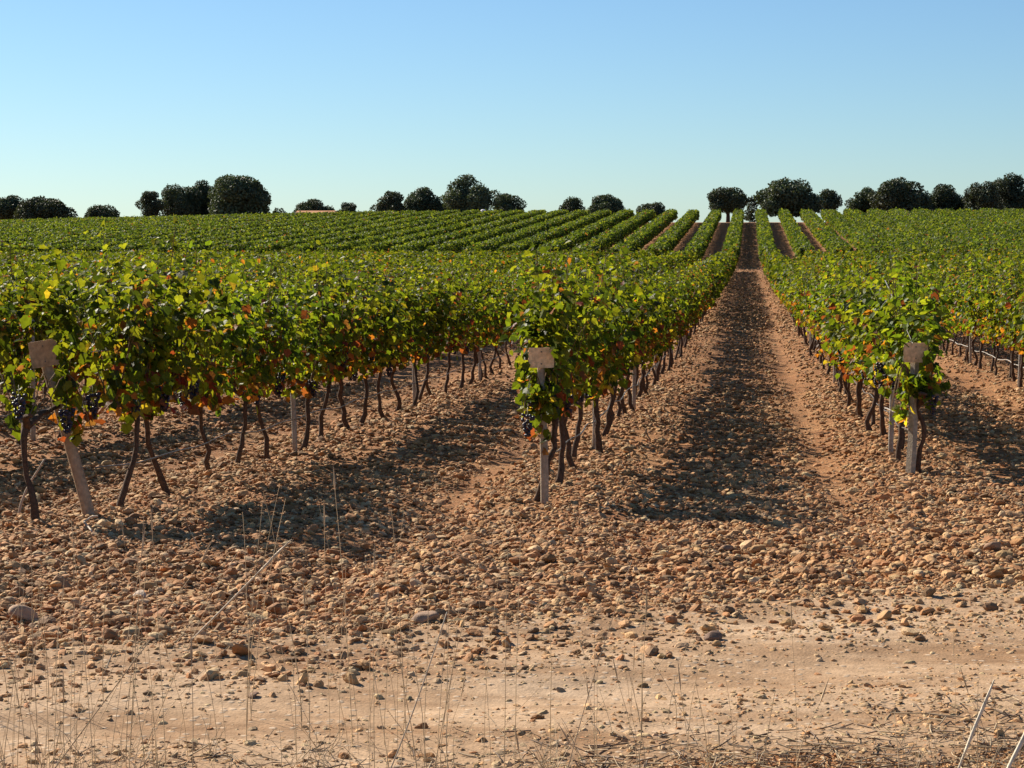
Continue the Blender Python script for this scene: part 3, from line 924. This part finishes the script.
# ------------------------------------------------------------------ holm oaks on the skyline
oak_rng = np.random.default_rng(77)
def oak(px, w, top, y, lab, bottom=None, cat="tree"):
    global rng
    keep_rng, rng = rng, oak_rng
    cx = at_y(px, top, y); X = cx[0]
    gz = float(macro_z(X, y))
    d = float(project(X, y, cx[2])[2])
    W = w * 1.10 / 2037 * d; H = cx[2] - gz
    t = thing("oak_tree", lab, cat, (X, y, gz), "dark oaks along the skyline")
    low = at_y(px, (222 if px < 260 else 219) if bottom is None else bottom + (9 if bottom > 209.5 or px > 850 else 5), y)[2] - gz
    low = max(.25, min(low, H * .5))
    tb = MB()
    th = low + (H - low) * .35
    r0 = max(.10, W * .045)
    tb.tube([[0, 0, -.3], [.1 * r0, 0, th * .4], [-.3 * r0, .1, th]], [r0 * 1.25, r0, r0 * .75], 8, (.07, .055, .045), rough=.2)
    for q in range(5):
        a = q * 1.257 + rng.random()
        e = np.array([math.cos(a) * W * .30, math.sin(a) * W * .30, th + (H - th) * rng.uniform(.25, .6)])
        s = np.array([0, 0, th * .75])
        tb.tube([s, s * .4 + e * .6 + [0, 0, -.2], e], [r0 * .55, r0 * .35, r0 * .14], 6, (.07, .055, .045), rough=.2)
    link("trunk", tb.mesh("trunk", [M_oakbark]), t)
    lb = MB()
    cs = [(rng.normal(0, .04) * W, 0, low + (H - low) * .46, W * .30, (H - low) * .42), (W * rng.uniform(-.22, -.12), 0, low + (H - low) * .33, W * .22, (H - low) * .32), (W * rng.uniform(.12, .22), 0, low + (H - low) * .33, W * .22, (H - low) * .32)]
    ch = H - low
    # main dome and side lobes of uneven size
    for q in range(int(rng.integers(18, 28))):
        a = rng.random() * 6.28; rr = math.sqrt(rng.random()) * .40
        s = rng.uniform(.11, .22) * W
        fall = math.sqrt(max(.12, 1 - (rr / .47) ** 2))
        zc = low + s * .5 + max(0, ch * fall - s * 1.1) * (rng.uniform(.0, 1.0) if rng.random() < .6 else 1.0)
        cs.append((math.cos(a) * rr * W, math.sin(a) * rr * W, zc, s, s * rng.uniform(.65, .9)))
    zt = max(c[2] + c[4] for c in cs); xs0 = min(c[0] - c[3] for c in cs); xs1 = max(c[0] + c[3] for c in cs)
    kz = (H - low) / (zt - low); kx = W / (xs1 - xs0); ox = -(xs0 + xs1) / 2 * kx
    ls = max(.24, W * .030)
    for (x_, y_, z_, s, sz_) in cs:
        s_ = s * kx
        n = int(min(1500, 9 * s_ * s_ / (ls * ls * .5)))
        v = rng.normal(size=(n, 3)); v /= np.linalg.norm(v, axis=1)[:, None]
        rad = .5 + .5 * rng.random((n, 1)) ** .4 + .035 * rng.normal(size=(n, 1))
        C = np.array([x_ * kx + ox, y_ * kx, low + (z_ - low) * kz]) + v * rad * np.array([s_, s_, max(sz_ * kz, s_ * .7)])
        T = np.array([.058, .080, .044]) * (.6 + .8 * rng.random((n, 1))) * rng.uniform(.8, 1.25)
        put_leaves(lb, C, v, rng.uniform(.7, 1.35, n) * ls, T, (QUAD_V, QUAD_F), 0, .3, .8)
    link("crown", lb.mesh("crown", [M_oak]), t)
    rng = keep_rng

oaks = [
    (10, 44, 195, 335, "dark oak cut by the edge of the view, far from the farm roof", None),
    (47, 54, 196, 330, "wide low dark oak ending the leftmost clump"),
    (103, 37, 205, 345, "small low domed oak alone between two clumps", 220),
    (151, 27, 191, 330, "slim oak with a light gap under its crown, left of a big clump", 214),
    (181, 40, 184, 338, "middling oak joined to the left side of the big left clump"),
    (206, 40, 180, 342, "oak filling the middle of the big left clump"),
    (237, 60, 175, 332, "broadest tallest oak of the big left clump"),
    (279, 13, 208, 350, "tiny round oak between the big left clump and the farm roof", 216),
    (314, 38, 199, 440, "spreading oak rising behind the orange farm roof", 214),
    (347, 24, 202, 400, "small bushy oak just right of the orange farm roof", 214),
    (390, 36, 191, 335, "rounded oak standing apart left of the tall middle clump", 210),
    (427, 42, 187, 338, "shaggy oak joined to the left of the tallest middle oak"),
    (472, 54, 174, 332, "tallest oak of the middle clump, above the white tank"),
    (509, 32, 193, 340, "low oak trailing off right of the tallest middle oak"),
    (572, 25, 197, 340, "small round oak alone, left of a slightly bigger one", 211),
    (607, 34, 194, 335, "small wide oak alone halfway between the middle clump and the track", 210),
    (653, 32, 202, 360, "low flat oak barely showing above the hill", 212),
    (728, 37, 187, 330, "round oak on bare trunks just left of the track end", 208),
    (751, 14, 196, 345, "small ragged oak exactly above the end of the track", 214),
    (790, 64, 178, 328, "massive broad oak just right of the track end", 209),
    (827, 28, 189, 336, "smaller oak touching the right side of the massive broad oak", 209),
    (864, 34, 187, 338, "low oak starting the long right clump", 209),
    (900, 58, 177, 330, "wide domed oak, highest in the left half of the right clump", 209),
    (943, 46, 184, 336, "flat topped oak in the middle of the long right clump", 210),
    (984, 38, 181, 330, "round oak in the right clump before the tall last one", 209),
    (1012, 40, 173, 338, "tall oak ending the right clump, cut by the view edge", 208),
]
for o_ in oaks: oak(*o_)

# ------------------------------------------------------------------ farm building and tank beyond the crest
def farm():
    y = 410.0
    pl = at_y(297, 216, y); pr_ = at_y(338, 216, y); tp = at_y(317, 210.6, y)
    X = (pl[0] + pr_[0]) / 2; W = pr_[0] - pl[0]; gz = float(macro_z(X, y))
    eave = pl[2] - gz - .1; ridge = tp[2] - gz
    t = thing("farm_building", "low farm building with an orange tiled roof below an oak", "building", (X, y, gz))
    D = 6.0
    b = MB(); b.box((0, 0, eave / 2 - .2), (W - .6, D - .6, eave + .4), (.62, .55, .45)); link("wall", b.mesh("wall", [M_paint]), t)
    b = MB(); hw = W / 2; hd = D / 2
    V = [(-hw, -hd, eave), (hw, -hd, eave), (hw, 0, ridge), (-hw, 0, ridge), (-hw, hd, eave), (hw, hd, eave)]
    V = V + [(x_, y_, z_ - .14) for x_, y_, z_ in V]
    b.add(V, [[0, 1, 2, 3], [3, 2, 5, 4], [6, 9, 8, 7], [9, 10, 11, 8], [0, 6, 7, 1], [4, 5, 11, 10]], (.60, .27, .10))
    b.add([V[k] for k in (0, 3, 4, 6, 9, 10)], [[0, 1, 4, 3], [1, 2, 5, 4]], (.60, .27, .10))
    b.add([V[k] for k in (1, 2, 5, 7, 8, 11)], [[0, 3, 4, 1], [1, 4, 5, 2]], (.60, .27, .10))
    link("roof", b.mesh("roof", [M_paint]), t)
    b = MB(); b.box((0, -hd + .3 - .03, eave * .45), (1.0, .06, eave * .9), (.16, .10, .06)); link("door", b.mesh("door", [M_wood]), t)
    for sx in (-.3, .3):
        b = MB(); b.box((sx * W, -hd + .3 - .03, eave * .6), (.8, .06, .8), (.05, .06, .07)); link("window", b.mesh("window", [M_hose]), t)
farm()
yk = 322.0
tp = at_y(483.3, 209.4, yk); gz = float(macro_z(tp[0], yk))
t = thing("water_tank", "small white tank at the foot of the tallest middle oak", "tank", (tp[0], yk, gz))
b = MB(); hh = tp[2] - gz
b.tube([[0, 0, 0], [0, 0, hh * .93], [0, 0, hh * .97], [0, 0, hh]], [.42, .42, .38, .2], 16, (.8, .8, .78)); link("body", b.mesh("body", [M_paint]), t)
b = MB(); b.tube([[0, 0, hh], [0, 0, hh + .04]], [.14, .13], 12, (.7, .7, .7)); link("cap", b.mesh("cap", [M_paint]), t)
